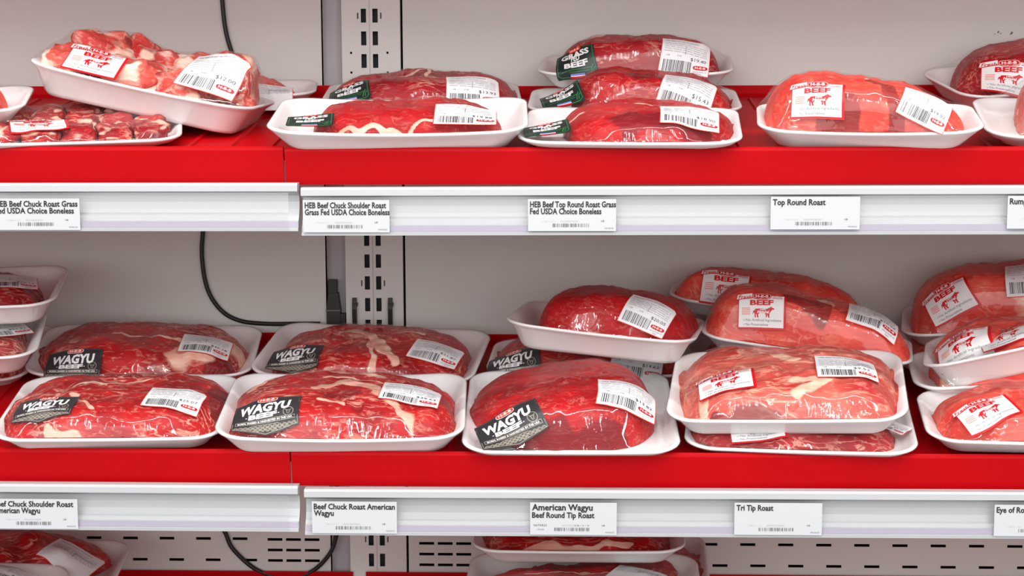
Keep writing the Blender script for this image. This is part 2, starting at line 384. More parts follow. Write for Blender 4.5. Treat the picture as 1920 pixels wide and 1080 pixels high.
def art_wagyu():
    a = Art(); W, H = 70, 52
    out = [(-35, -19), (-12, -23.5), (0, -26), (12, -23.5), (35, -19), (35, 20), (8, 22.5), (0, 25), (-8, 22.5), (-35, 20)]
    a.poly([(x, y) for x, y in out], CHAR, 0)
    a.stroke([(-33.6, -10), (-33.6, -18), (-10, -22), (0, -24.6), (10, -22), (33.6, -18), (33.6, -10)], .5, TAN, 1)
    a.stroke([(-33.6, 8), (-33.6, 18.6), (-9, 20.8)], .35, GREYINK, 1); a.stroke([(33.6, 8), (33.6, 18.6), (9, 20.8)], .35, GREYINK, 1)
    a.oval(0, 18.4, 10.6, 3.8, WINK, 1, p=3.2); a.oval(0, 18.4, 9.9, 3.2, ORNG, 2, p=3.2)
    a.text('H-E-B', 0, 16.6, 3.7, WINK, 3, width=15, bold=.03, align='c')
    a.text('WAGYU', -2, .2, 12.6, WINK, 1, width=54, bold=.045, align='c', shear=.08)
    a.text('BEEF', -3, -7.2, 5.6, WINK, 1, width=30, bold=.05, align='c', shear=.05)
    a.rect(-21, -5, -19.4, -4.2, WINK, 1); a.rect(13.2, -5, 14.8, -4.2, WINK, 1)
    pts = [(24+5.2*math.cos(t), -4+5.2*math.sin(t)) for t in [i*math.pi/10 for i in range(21)]]; a.stroke(pts, .6, TAN, 1)
    a.stroke([(20.8, -1.5), (22, -3.2), (26, -3.2), (27.2, -1.5)], .6, TAN, 1); a.stroke([(22.4, -3.2), (23.2, -7), (24.8, -7), (25.6, -3.2)], .6, TAN, 1)
    for x0, y0, x1, y1 in ((-31, -13.4, 31, -12.9), (-31, -9.6, 31, -9.1)): a.rect(x0, y0, x1, y1, TAN, 1, 6)
    a.rect(-31, -13.4, -30.5, -9.1, TAN, 1); a.rect(30.5, -13.4, 31, -9.1, TAN, 1)
    a.text('BORN, RAISED & HARVESTED IN THE USA', 0, -12.3, 2.2, WINK, 1, width=57, bold=.03, align='c')
    a.rect(-14, -15.4, 14, -14.9, TAN, 1, 2)
    for j in range(3):                                     # scale pattern in the point
        n = (6, 5, 3)[j]
        for i in range(-n, n+1):
            cx = i*5.0+(j % 2)*2.5; cy = -19.0-j*1.8+.5
            if abs(cx) > 32-j*9: continue
            for r in (2.5, 1.5): a.stroke([(cx+r*math.cos(t), cy+r*math.sin(t)) for t in [math.pi*k/6 for k in range(7)]], .5, TAN, 1)
    return a, W, H
def art_grass():
    a = Art(); W, H = 54, 46
    a.poly([(-25, -22), (25, -22), (27, -18), (27, 18), (10, 20), (0, 22.5), (-10, 20), (-27, 18), (-27, -18)], GREENBK, 0)
    a.stroke([(-12, 18.2), (-24.6, 16.6), (-24.6, -16.6), (-20, -19.6), (-9, -19.6)], .9, GREENL, 1)
    a.stroke([(12, 18.2), (24.6, 16.6), (24.6, -16.6), (20, -19.6), (9, -19.6)], .9, GREENL, 1)
    a.oval(0, 18, 9, 3.1, ORNG, 1, p=3.2); a.text('H-E-B', 0, 16.4, 3.2, WINK, 2, width=13, bold=.02, align='c')
    a.text('GRASS', 0, 6.8, 7.6, WINK, 1, width=40, bold=.04, align='c')
    a.text('FED', 0, 1.6, 7.0, WINK, 2, width=12, bold=.03, align='c')
    a.text('BEEF', 0, -6.6, 7.2, WINK, 1, width=32, bold=.045, align='c')
    a.stroke([(-20, -13), (-8, -9.6), (20, -9.6)], 1.0, GREENL, 1)
    a.rect(-10, -13, 16, -12.2, GREENL, 1, 2)
    a.stroke([(17, -17), (19, -11), (22, -7)], 1.2, GREENL, 1); a.stroke([(20, -17), (21, -12), (24, -10)], 1.0, GREENL, 1)
    a.rect(-9, -17.4, 9, -15, BLUEI, 1, 3); a.rect(-9, -21, 9, -18.4, REDI, 1, 3); a.rect(-9, -18.4, 9, -17.4, WINK, 1, 3)
    return a, W, H

def bake_art(art, conform, unit=.001, lift=.00026):
    V = []; F = []; M = []; mats = []
    for pts, faces, m, ly in art.items:
        if m not in mats: mats.append(m)
        n = len(V); V += [conform(x*unit, y*unit, .0003+ly*lift) for x, y in pts]
        F += [tuple(i+n for i in f) for f in faces]; M += [mats.index(m)]*len(faces)
    return V, F, M, mats
def dense(art, W, H, G):
    """cut the big background shapes (layers with few long edges) into a fine grid so they can bend"""
    import bmesh
    for k, (pts, faces, m, ly) in enumerate(art.items):
        xs = [p[0] for p in pts]; ys = [p[1] for p in pts]
        if max(xs)-min(xs) < 6 and max(ys)-min(ys) < 6: continue
        if len(faces) > 160: continue
        bm = bmesh.new(); vs = [bm.verts.new((x, y, 0)) for x, y in pts]
        for f in faces:
            try: bm.faces.new([vs[i] for i in f])
            except ValueError: pass
        for ax, (lo, hi, cuts) in enumerate(((min(xs), max(xs), np.linspace(-W*.56, W*.56, G)), (min(ys), max(ys), np.linspace(-H*.58, H*.58, G)))):
            for c in cuts:
                if not lo+.05 < c < hi-.05: continue
                co = [0, 0, 0]; co[ax] = c; no = [0, 0, 0]; no[ax] = 1
                bmesh.ops.bisect_plane(bm, geom=bm.verts[:]+bm.edges[:]+bm.faces[:], plane_co=co, plane_no=no)
        bm.verts.index_update()
        art.items[k] = ([(v.co.x, v.co.y) for v in bm.verts], [tuple(v.index for v in f.verts) for f in bm.faces], m, ly); bm.free()
    return art
ART = {'wagyu': lambda p, s: art_wagyu(), 'grass': lambda p, s: art_grass(), 'fresh': lambda p, s: art_fresh(),
       'price': lambda p, s: art_price(p, s), 'plain': lambda p, s: art_price(p, s, True)}

# numbers stamped beside every twelfth slot
for i in (-12, 0, 12, 24):
    for x in (-.2872, -.2558):
        a = Art(); a.text('1', x*1000, (z0-i*q)*1000-4, 8, SLOTM, 0, bold=.03)
        V, F, M, mats_ = bake_art(a, lambda x, y, l: (x, WY-.0022-l*.3, y)); mesh_obj('stamped_number', V, F, mats_, up, M)

# ---------------------------------------------------------------- shelves
def shelf(k, x0, x1, label, dz=0, ribs=()):
    root = empty('red_shelf', shelf_m(k, (x0+x1)/2, 0, dz)); h = (x1-x0)/2; cx = (x0+x1)/2
    tag(root, label, 'shelf', 'red tilted steel shelves')
    mb = MB()
    # front lip with a rolled top edge, floor, upturned back edge, in one folded sheet
    prof = [(0, -.041), (0, -.004), (.0008, -.0015), (.003, 0), (.0055, -.0012), (.0065, -.004), (.0068, -.0115), (.011, -.0135), (DEPTH-.012, -.0135), (DEPTH-.008, -.011), (DEPTH-.0075, -.002),
            (DEPTH-.006, 0), (DEPTH-.004, -.002), (DEPTH-.004, -.0165), (.006, -.0165), (.003, -.016), (.002, -.041)]
    mb.extrude(prof, -h, h)
    mb.obj('shelf_deck', [RED], root)
    mb = MB()
    x = x0+.035
    while x < x1-.02:
        xx = x-cx
        for s0, s1 in ((.315, .405), (.04, .30)):
            mb.add([(xx-.0035, s0, -.0135), (xx+.0035, s0, -.0135), (xx+.0035, s1, -.0135), (xx-.0035, s1, -.0135), (xx-.002, s0+.006, -.0108), (xx+.002, s0+.006, -.0108), (xx+.002, s1-.006, -.0108), (xx-.002, s1-.006, -.0108)],
                   [(4, 5, 6, 7), (0, 1, 5, 4), (1, 2, 6, 5), (2, 3, 7, 6), (3, 0, 4, 7)])
        x += .047
    mb.obj('deck_ribs', [RED], root)
    return root
for k, ll in ((-1, 'topmost shelf above the picture'), (0, 'upper shelf'), (1, 'lower shelf'), (2, 'bottom shelf')):
    nm = {-1: 'highest red shelf over the grass fed packages, ', 0: 'red shelf carrying the bone and grass fed packages, ', 1: 'red shelf carrying the wagyu packages, ', 2: 'lowest red shelf under the perforated panel, '}[k]
    shelf(k, XL, XJ-.0008 if k != 2 else -.3045, nm+'short left section', .0016 if k < 2 else 0)
    shelf(k, XJ+.0008 if k != 2 else -.2862, XR, nm+'long right section')

def rail(k, x0, x1, label, z, tilt=0):
    root = empty('price_rail', Matrix.Translation(((x0+x1)/2, 0, z)) @ Matrix.Rotation(tilt, 4, 'Y')); h = (x1-x0)/2
    tag(root, label, 'price rail', 'white price rails along the shelf fronts')
    inner = [(-.016, -.0005), (-.0162, -.0068), (-.0098, -.0085), (-.0040, -.012), (-.0026, -.019), (-.0034, -.027), (-.0064, -.034), (-.0108, -.0395)]
    low = [(-.0108, -.0395), (-.0125, -.0400), (-.0128, -.0465), (-.0150, -.0475), (-.0150, -.0505)]
    out = [(-.0020, -.0505), (-.0020, -.044), (-.0020, 0.002), (-.0140, 0.002)]
    mb = MB(); mb.extrude(inner+low+out, -h, h)
    mb.obj('rail_channel', [WHITE_RAIL], root)
    mb = MB(); mb.extrude([(-.0132, -.0403), (-.0132, -.0462), (-.0127, -.0462), (-.0127, -.0403)], -h+.001, h-.001); mb.obj('lilac_strip', [LILAC], root)
    mb = MB(); mb.extrude([(-.0158, -.0086), (-.0168, -.030), (-.0162, -.0495), (-.0158, -.0495), (-.0164, -.030), (-.0154, -.0086)], -h+.003, h-.010); mb.obj('clear_cover', [COVER], root)
    return root
RZ = {}
RAILS = [(0, -1.2, -.2962, 'white price rail on the upper shelf, left section', -.0395, 0),
         (0, -.2925, 1.22, 'white price rail on the upper shelf, right section', -.0428, -.0022),
         (1, -1.2, -.3025, 'white price rail on the lower shelf, left section', -.3772, .0015),
         (1, -.2955, 1.22, 'white price rail on the lower shelf, right section', -.3800, -.0018),
         (-1, -1.2, -.2962, 'white price rail on the topmost shelf, left section', .3005, 0),
         (-1, -.2925, 1.22, 'white price rail on the topmost shelf, right section', .2972, 0),
         (2, -1.2, -.3025, 'white price rail on the bottom shelf, left section', -.7195, 0),
         (2, -.2955, 1.22, 'white price rail on the bottom shelf, right section', -.7200, 0)]
for r_ in RAILS[:4]: rail(*r_[:4], r_[4], r_[5])

def price_tag(x0, x1, ztop, zbot, lines, label, big=None, seed=3):
    wd = (x1-x0)*1000; hh = (ztop-zbot)*1000
    root = empty('price_tag', Matrix.Translation(((x0+x1)/2, -.0172, (ztop+zbot)/2)))
    tag(root, label, 'price tag', 'printed tags in the price rails')
    a = Art(); a.rect(-wd/2, -hh/2, wd/2, hh/2, TAGPAPER, 0)
    V, F, M, ms = bake_art(a, lambda x, y, l: (x, 0, y)); mesh_obj('tag_card', V, F, ms, root, M)
    a = Art(); y = hh/2-8.8
    for i, (t, w_) in enumerate(lines):
        h_ = 6.5 if not (big and i == 0) else 7.2
        a.text(t, -wd/2+2.2, y, h_, INK, 1, width=w_*wd, bold=.028); y -= 7.5 if not (big and i == 0) else 8.6
    yb = -hh/2+4.5
    a.barcode(-wd*.22, yb, wd*.19, yb+3.8, GREYINK, 1, seed, 26)
    a.text('002248720000', -wd*.13, yb+5.6, 1.7, LGREY, 1, width=wd*.2, bold=.0)
    if big: a.text('0675825', -wd*.46, yb+5.4, 2.4, GREYINK, 1, width=wd*.155, bold=0); a.text('10156', -wd*.42, yb+1, 1.6, GREYINK, 1, width=wd*.08, bold=0); a.text('1 S / 0 / 0', wd*.02, yb+5.6, 1.7, GREYINK, 1, width=wd*.16, bold=0)
    else: a.text('P: 001 A: 1 F: 4', -wd*.34, yb+5.6, 1.4, LGREY, 1, width=wd*.15, bold=0)
    a.text('LB', wd*.33, yb+5.8, 1.7, GREYINK, 1, width=wd*.035, bold=.02)
    a.text('04/26/23', wd*.37, yb-2, 1.5, GREYINK, 1, width=wd*.1, bold=0)
    V, F, M, ms = bake_art(a, lambda x, y, l: (x, -l*.5-.0001, y)); mesh_obj('printed_text', V, F, ms, root, M)
TAGS = [(-.6318, -.536, -.0540, -.0885, [('HEB Beef Chuck Roast Grass', .955), ('Fed USDA Choice Boneless', .91)], 'tag reading HEB Beef Chuck Roast Grass Fed USDA Choice Boneless'),
 (-.2903, -.1956, -.0558, -.0912, [('HEB Beef Chuck Shoulder Roast', .94), ('Grass Fed USDA Choice Boneless', .98)], 'tag reading HEB Beef Chuck Shoulder Roast Grass Fed USDA Choice Boneless'),
 (-.0447, .0508, -.0548, -.0897, [('HEB Beef Top Round Roast Grass', .975), ('Fed USDA Choice Boneless', .81)], 'tag reading HEB Beef Top Round Roast Grass Fed'),
 (.2172, .3129, -.0525, -.0878, [('Top Round Roast', .59)], 'tag reading Top Round Roast on the upper rail'),
 (.4700, .5640, -.0517, -.0870, [('Rump Roast', .42)], 'tag reading Rump at the right end of the upper rail'),
 (-.6488, -.5513, -.3918, -.4262, [('Beef Chuck Shoulder Roast', .93), ('American Wagyu', .54)], 'tag reading Beef Chuck Shoulder Roast American Wagyu'),
 (-.2868, -.1916, -.3925, -.4290, [('Beef Chuck Roast American', .955), ('Wagyu', .235)], 'tag reading Beef Chuck Roast American Wagyu'),
 (-.0430, .0532, -.3921, -.4290, [('American Wagyu', .70), ('Beef Round Tip Roast', .72)], 'tag reading American Wagyu Beef Round Tip Roast'),
 (.1832, .2797, -.3910, -.4275, [('Tri Tip Roast', .42)], 'tag reading Tri Tip Roast on the lower rail'),
 (.4680, .5630, -.3915, -.4270, [('Eye of Round Roast', .66)], 'tag reading Eye of Rou at the right end of the lower rail')]
for i, t in enumerate(TAGS): price_tag(*t[:5], t[5], big=(i == 7), seed=i+5)

# ---------------------------------------------------------------- cables and fittings on the back wall
def tube(name, pts, r, m, parent=None, label=None, cat=None, group=None):
    P = []
    n = len(pts)
    for i in range(n-1):                                  # Catmull-Rom through the points
        p0, p1, p2, p3 = [Vector(pts[min(max(j, 0), n-1)]) for j in (i-1, i, i+1, i+2)]
        for k in range(8):
            t = k/8; P.append(.5*((2*p1)+(p2-p0)*t+(2*p0-5*p1+4*p2-p3)*t*t+(3*p1-p0-3*p2+p3)*t**3))
    P.append(Vector(pts[-1])); V = []; F = []; N_ = 10
    for i, p in enumerate(P):
        d = (P[min(i+1, len(P)-1)]-P[max(i-1, 0)]).normalized(); a = Vector((0, 1, 0)); b = d.cross(a).normalized(); a = b.cross(d)
        V += [p+r*(math.cos(2*math.pi*j/N_)*a+math.sin(2*math.pi*j/N_)*b) for j in range(N_)]
    for i in range(len(P)-1):
        for j in range(N_): F.append((i*N_+j, i*N_+(j+1) % N_, (i+1)*N_+(j+1) % N_, (i+1)*N_+j))
    F += [tuple(range(N_)), tuple(range((len(P)-1)*N_, len(P)*N_))]
    o = mesh_obj(name, V, F, [m], parent, smooth=True)
    if label: tag(o, label, cat, group)
    return o
CY = WY-.0045
def c(*p): return [(x, CY, z) for x, z in p]
tube('power_cable', c((-.47, .34), (-.4712, .25), (-.4697, .1822), (-.4657, .1393), (-.4557, .1019), (-.4456, .0673)), .0030, BLACKP, None, 'black cable hanging on the back wall behind the bone package', 'cable', 'black cables on the back wall')
tube('power_cable', c((-.4985, -.035), (-.5000, -.08), (-.5042, -.1251), (-.5072, -.167), (-.5010, -.2117), (-.4832, -.2415), (-.4574, -.2565), (-.4202, -.2609), (-.3755, -.2608), (-.345, -.2607)), .0030, BLACKP, None, 'black cable curving down the wall to the black plug', 'cable', 'black cables on the back wall')
tube('power_cable', c((-.497, -.40), (-.496, -.50), (-.4900, -.5465), (-.4841, -.562), (-.4733, -.5852), (-.4397, -.6146), (-.395, -.626), (-.3614, -.614), (-.3366, -.5881), (-.3270, -.5608), (-.3253, -.5392), (-.3253, -.45)), .0030, BLACKP, None, 'black cable looping in front of the perforated wall strip', 'cable', 'black cables on the back wall')
# black plug in the recess
root = empty('cable_plug', Matrix.Translation((-.325, WY, -.23))); tag(root, 'black cable plug standing in the recess left of the upright', 'plug')
mb = MB(); mb.box(-.0105, .0085, -.006, .009, -.034, -.0125); mb.box(.0085, .0155, -.004, .009, -.034, -.017); mb.obj('plug_housing', [BLACKP], root)
mb = MB()
mb.add([(x, y, z) for z, w0, w1 in ((-.0115, -.0105, .0085), (.012, -.0075, .0055)) for x, y in ((w0, -.006), (w1, -.006), (w1, .009), (w0, .009))], [(0,3,2,1),(4,5,6,7),(0,1,5,4),(1,2,6,5),(2,3,7,6),(3,0,4,7)])
mb.obj('plug_grip', [BLACKP], root)
mb = MB(); mb.box(-.0075, .004, -.005, .008, .012, .030); mb.obj('strain_relief', [BLACKP], root)
mb = MB(); mb.box(-.0112, .009, -.007, .009, -.0128, -.0112); mb.obj('plug_collar', [mat('grey_collar', (.16, .16, .16, 1), .5, .3, noise=.1)], root)
for x, lb in ((-.2965, 'left'), (-.2470, 'right')):
    mb = MB()
    mb.extrude([(WY-.0070, -.262), (WY-.0085, -.240), (WY-.0060, -.2255), (WY-.0021, -.2245), (WY-.0021, -.262)], x-.0030, x+.0030)
    mb.box(x-.0022, x+.0044, WY-.0075, WY-.0023, -.236, -.231)
    tag(mb.obj('bracket_hook', [BLACKP]), 'small dark bracket hook on the %s side of the slotted upright' % lb, 'hook', 'dark hooks on the upright')

# ---------------------------------------------------------------- meat packages
M_RIM = 200
def rrect(a, b, r, n=M_RIM):
    """rounded rectangle, n points, matched by angle-like order so rings line up"""
    r = min(r, a*.98, b*.98); pts = []
    segs = [(a-r, b-r, 0), (-(a-r), b-r, 1), (-(a-r), -(b-r), 2), (a-r, -(b-r), 3)]
    ls, lw, la = 2*(b-r), 2*(a-r), math.pi/2*r
    tot = 2*ls+2*lw+4*la
    for i in range(n):
        d = tot*i/n
        for (cx, cy, k) in segs:
            e = lw if k % 2 == 0 else ls
            if d < la:
                t = k*math.pi/2+d/r if r > 0 else 0; pts.append((cx+r*math.cos(t), cy+r*math.sin(t))); break
            d -= la
            if d < e:
                if k == 0: pts.append((a-r-d, b))
                elif k == 1: pts.append((-a, b-r-d))
                elif k == 2: pts.append((-(a-r)+d, -b))
                else: pts.append((a, -(b-r)+d))
                break
            d -= e
        else: pts.append((a, b-r))
    return np.array(pts)
def ring_mesh(rings, close_first=False, close_last=False):
    n = len(rings[0]); V = np.concatenate(rings); F = []
    for k in range(len(rings)-1):
        o = k*n
        for i in range(n): j = (i+1) % n; F.append((o+i, o+j, o+n+j, o+n+i))
    if close_first: F.append(tuple(range(n))[::-1])
    if close_last: F.append(tuple(range((len(rings)-1)*n, len(rings)*n)))
    return V, F
HT = .022
def tray(parent, L, W, H, bow):
    a, b, r = L/2, W/2, .036
    prof = [(.024, 0, 0), (.0215, .0012, 0), (.0185, .005, 0), (.0085, H-.0075, .3), (.0035, H-.0045, .8), (.0006, H-.003, 1), (0, H-.0015, 1), (.0012, H, 1), (.004, H-.0004, 1), (.0075, H-.0025, .8),
            (.0135, H-.009, .3), (.021, .0065, 0), (.025, .0042, 0), (.03, .004, 0)]
    rings = []
    for ins, z, k in prof:
        P = rrect(a-ins, b-ins, max(.008, r-ins*.6)); zz = z+k*bow*(P[:, 0]/a)**2
        rings.append(np.column_stack([P, zz]))
    V, F = ring_mesh(rings, True, True)
    return mesh_obj('foam_tray', V, F, [FOAM], parent, smooth=True)
def inner_z(x, y, a, b, H):
    rr = .036; qx = np.maximum(np.abs(x)-(a-rr), 0); qy = np.maximum(np.abs(y)-(b-rr), 0)
    d = np.where((qx > 0) & (qy > 0), rr-np.hypot(qx, qy), np.minimum(a-np.abs(x), b-np.abs(y)))   # distance inside the rim
    return np.interp(d, [0, .004, .0075, .0135, .021, .025, 1], [H, H, H-.0025, H-.009, .0065, .0042, .004])

def keep_in(x, y, a, b, mg=.0045):
    """pull points that stick out past the rounded tray rim back inside"""
    rr = .036; x = np.clip(x, -(a-mg), a-mg); y = np.clip(y, -(b-mg), b-mg)
    qx = np.maximum(np.abs(x)-(a-rr), 0); qy = np.maximum(np.abs(y)-(b-rr), 0); h = np.hypot(qx, qy)
    k = np.where(h > rr-mg, (rr-mg)/np.maximum(h, 1e-9), 1)
    x = np.where(h > rr-mg, np.sign(x)*(a-rr+qx*k), x); y = np.where(h > rr-mg, np.sign(y)*(b-rr+qy*k), y)
    return x, y
def strokes_field(x, y, strokes, hx, hy, seed):
    """0..1 field: 1 on the listed fat or dark strokes; strokes are (width, [(u,v)...]) in units of the half sizes"""
    f = np.zeros(len(x)); P = np.column_stack([x, y, x*0])
    jx = x+.006*vnoise(P*60, seed+50); jy = y+.006*vnoise(P*60+9, seed+51)
    for wd, pts in strokes:
        best = np.full(len(x), 9.)
        for i in range(max(1, len(pts)-1)):
            p = np.array(pts[i])*(hx, hy); q_ = np.array(pts[min(i+1, len(pts)-1)])*(hx, hy); dd = q_-p; l2 = dd@dd or 1e-9
            t = np.clip(((jx-p[0])*dd[0]+(jy-p[1])*dd[1])/l2, 0, 1)
            best = np.minimum(best, np.hypot(jx-p[0]-t*dd[0], jy-p[1]-t*dd[1]))
        f = np.maximum(f, np.clip(1.1-best/(wd*1.0), 0, 1)*1.0)
    return np.clip(f*1.3, 0, 1)

def roast(parent, L, W, H, sp, seed):
    a, b = L/2, W/2; u0, u1 = sp['u']; v0, v1 = sp.get('v', (-.99, .90)); u0 -= .05; u1 += .02
    hx, hy = a*(u1-u0)/2, b*(v1-v0)/2; cx, cy = a*(u1+u0)/2, b*(v1+v0)/2; Hm = sp['h']+.005
    nth, nr = 220, 62
    th = np.linspace(0, 2*np.pi, nth, endpoint=False); p = sp.get('p', 3.1)
    c_, s_ = np.cos(th), np.sin(th); rad = (np.abs(c_)**p+np.abs(s_)**p)**(-1/p)
    lob = fnoise(np.column_stack([c_*1.6+seed*3.1, s_*1.6, c_*0]), seed, 3)*sp.get('lob', .07)
    rad = rad*(1+lob-abs(sp.get('lob', .07))*.4)
    t = (np.arange(1, nr+1)/nr); rho = 1-(1-t)**1.7
    X = np.concatenate([[0], (rho[:, None]*rad*c_).ravel()]); Y = np.concatenate([[0], (rho[:, None]*rad*s_).ravel()])
    RH = np.concatenate([[0], np.repeat(rho, nth)])
    rot = R(sp.get('rot', 0)); x = cx+hx*X*math.cos(rot)-hy*Y*math.sin(rot); y = cy+hx*X*math.sin(rot)+hy*Y*math.cos(rot)
    x, y = keep_in(x, y, a, b)
    e = sp.get('e', 5.0); sth = np.concatenate([[0], np.tile(s_, nr)]); EE = sp.get('eb', 2.8)+(e+2-sp.get('eb', 2.8))*(.5-.5*sth)   # steep cut face in front, falling away behind
    prof = (1-RH**EE)**sp.get('q', .40)
    Hm += 0
    sx, sy = sp.get('sx', 0), sp.get('sy', -.03)
    hmul = 1+sx*X+sy*Y-.10*np.abs(X)**3*(sp.get('dome', 1))
    P = np.column_stack([x, y, x*0+seed*1.7])
    z = Hm*prof*hmul + prof*(.0042*sp.get('bump', 1)*fnoise(P*24, seed, 3)+.0012*fnoise(P*110, seed+9, 2))
    crease = np.zeros(len(x))
    for wd, pts in sp.get('crease', []): crease = np.maximum(crease, strokes_field(x-cx, y-cy, [(wd, pts)], hx, hy, seed))
    z -= crease*.006*prof
    zi = inner_z(x, y, a, b, H)+.0012
    z = np.maximum(z, zi)
    fat = strokes_field(x-cx, y-cy, sp.get('fat', []), hx, hy, seed); dark = strokes_field(x-cx, y-cy, sp.get('dark', []), hx, hy, seed+3)
    if sp.get('lowdark', 0): dark = np.maximum(dark, 0)
    n1 = len(x); top = np.column_stack([x, y, z]); bot = np.column_stack([x, y, np.minimum(zi, z-.0002)])
    F = []
    for i in range(nth): F.append((0, 1+i, 1+(i+1) % nth))
    for k in range(nr-1):
        o = 1+k*nth
        for i in range(nth): j = (i+1) % nth; F.append((o+i, o+nth+i, o+nth+j, o+j))
    step = 4                                               # the underside, coarser, from every fourth ring
    rb = [r_ for r_ in range(nr) if r_ % step == 1 or r_ == nr-1]
    bverts = [bot[0]]; base = n1
    for r_ in rb: bverts += list(bot[1+r_*nth:1+(r_+1)*nth])
    for i in range(nth): F.append((base, base+1+(i+1) % nth, base+1+i))
    for k in range(len(rb)-1):
        o = base+1+k*nth
        for i in range(nth): j = (i+1) % nth; F.append((o+i, o+j, o+nth+j, o+nth+i))
    o = base+1+(len(rb)-1)*nth; o2 = 1+(nr-1)*nth
    for i in range(nth): j = (i+1) % nth; F.append((o+i, o+j, o2+j, o2+i))
    V = np.concatenate([top, np.array(bverts)]); ext = len(V)-n1
    o = mesh_obj(sp.get('name', 'beef_roast'), V, F, [MEATS[sp['m']]], parent, smooth=True,
                 attrs={'fat': np.concatenate([fat, np.zeros(ext)]), 'dark': np.concatenate([dark, np.zeros(ext)])})
    return o

def lump(parent, a, b, H, name, cen, size, rz, m, seed, boxy=2.4, fat=.4, tilt=(0, 0)):
    """one chunk: a noise-bent superellipsoid with fat on one face"""
    nu, nv = 48, 30; V = []; 
    th = np.linspace(0, 2*np.pi, nu, endpoint=False); ph = np.linspace(-np.pi/2, np.pi/2, nv)
    T, PH = np.meshgrid(th, ph); T = T.ravel(); PH = PH.ravel()
    sg = lambda v, e: np.sign(v)*np.abs(v)**e
    e = 2/boxy
    x = sg(np.cos(PH), e)*sg(np.cos(T), e); y = sg(np.cos(PH), e)*sg(np.sin(T), e); z = sg(np.sin(PH), e)
    D = np.column_stack([x, y, z]); n = fnoise(D*1.5+seed*5.3, seed, 3)
    P = D*(1+.24*n[:, None]+.05*fnoise(D*4+seed, seed+5, 2)[:, None])*np.array(size)/2
    E = Euler((R(tilt[0]), R(tilt[1]), R(rz))).to_matrix(); P = P@np.array(E).T+np.array(cen)
    P[:, 0], P[:, 1] = keep_in(P[:, 0], P[:, 1], a, b)
    P[:, 2] = np.maximum(P[:, 2], inner_z(P[:, 0], P[:, 1], a, b, H)+.0012)
    F = []
    for k in range(nv-1):
        for i in range(nu): j = (i+1) % nu; F.append((k*nu+i, k*nu+j, (k+1)*nu+j, (k+1)*nu+i))
    ft = np.clip(fat+.75*vnoise(D*1.9+seed*2.2, seed+4), 0, 1)
    dk = np.clip(.15+.8*vnoise(D*1.4+seed, seed+14), 0, 1)*.9
    return mesh_obj(name, P, F, [MEATS[m]], parent, smooth=True, attrs={'fat': ft, 'dark': dk})

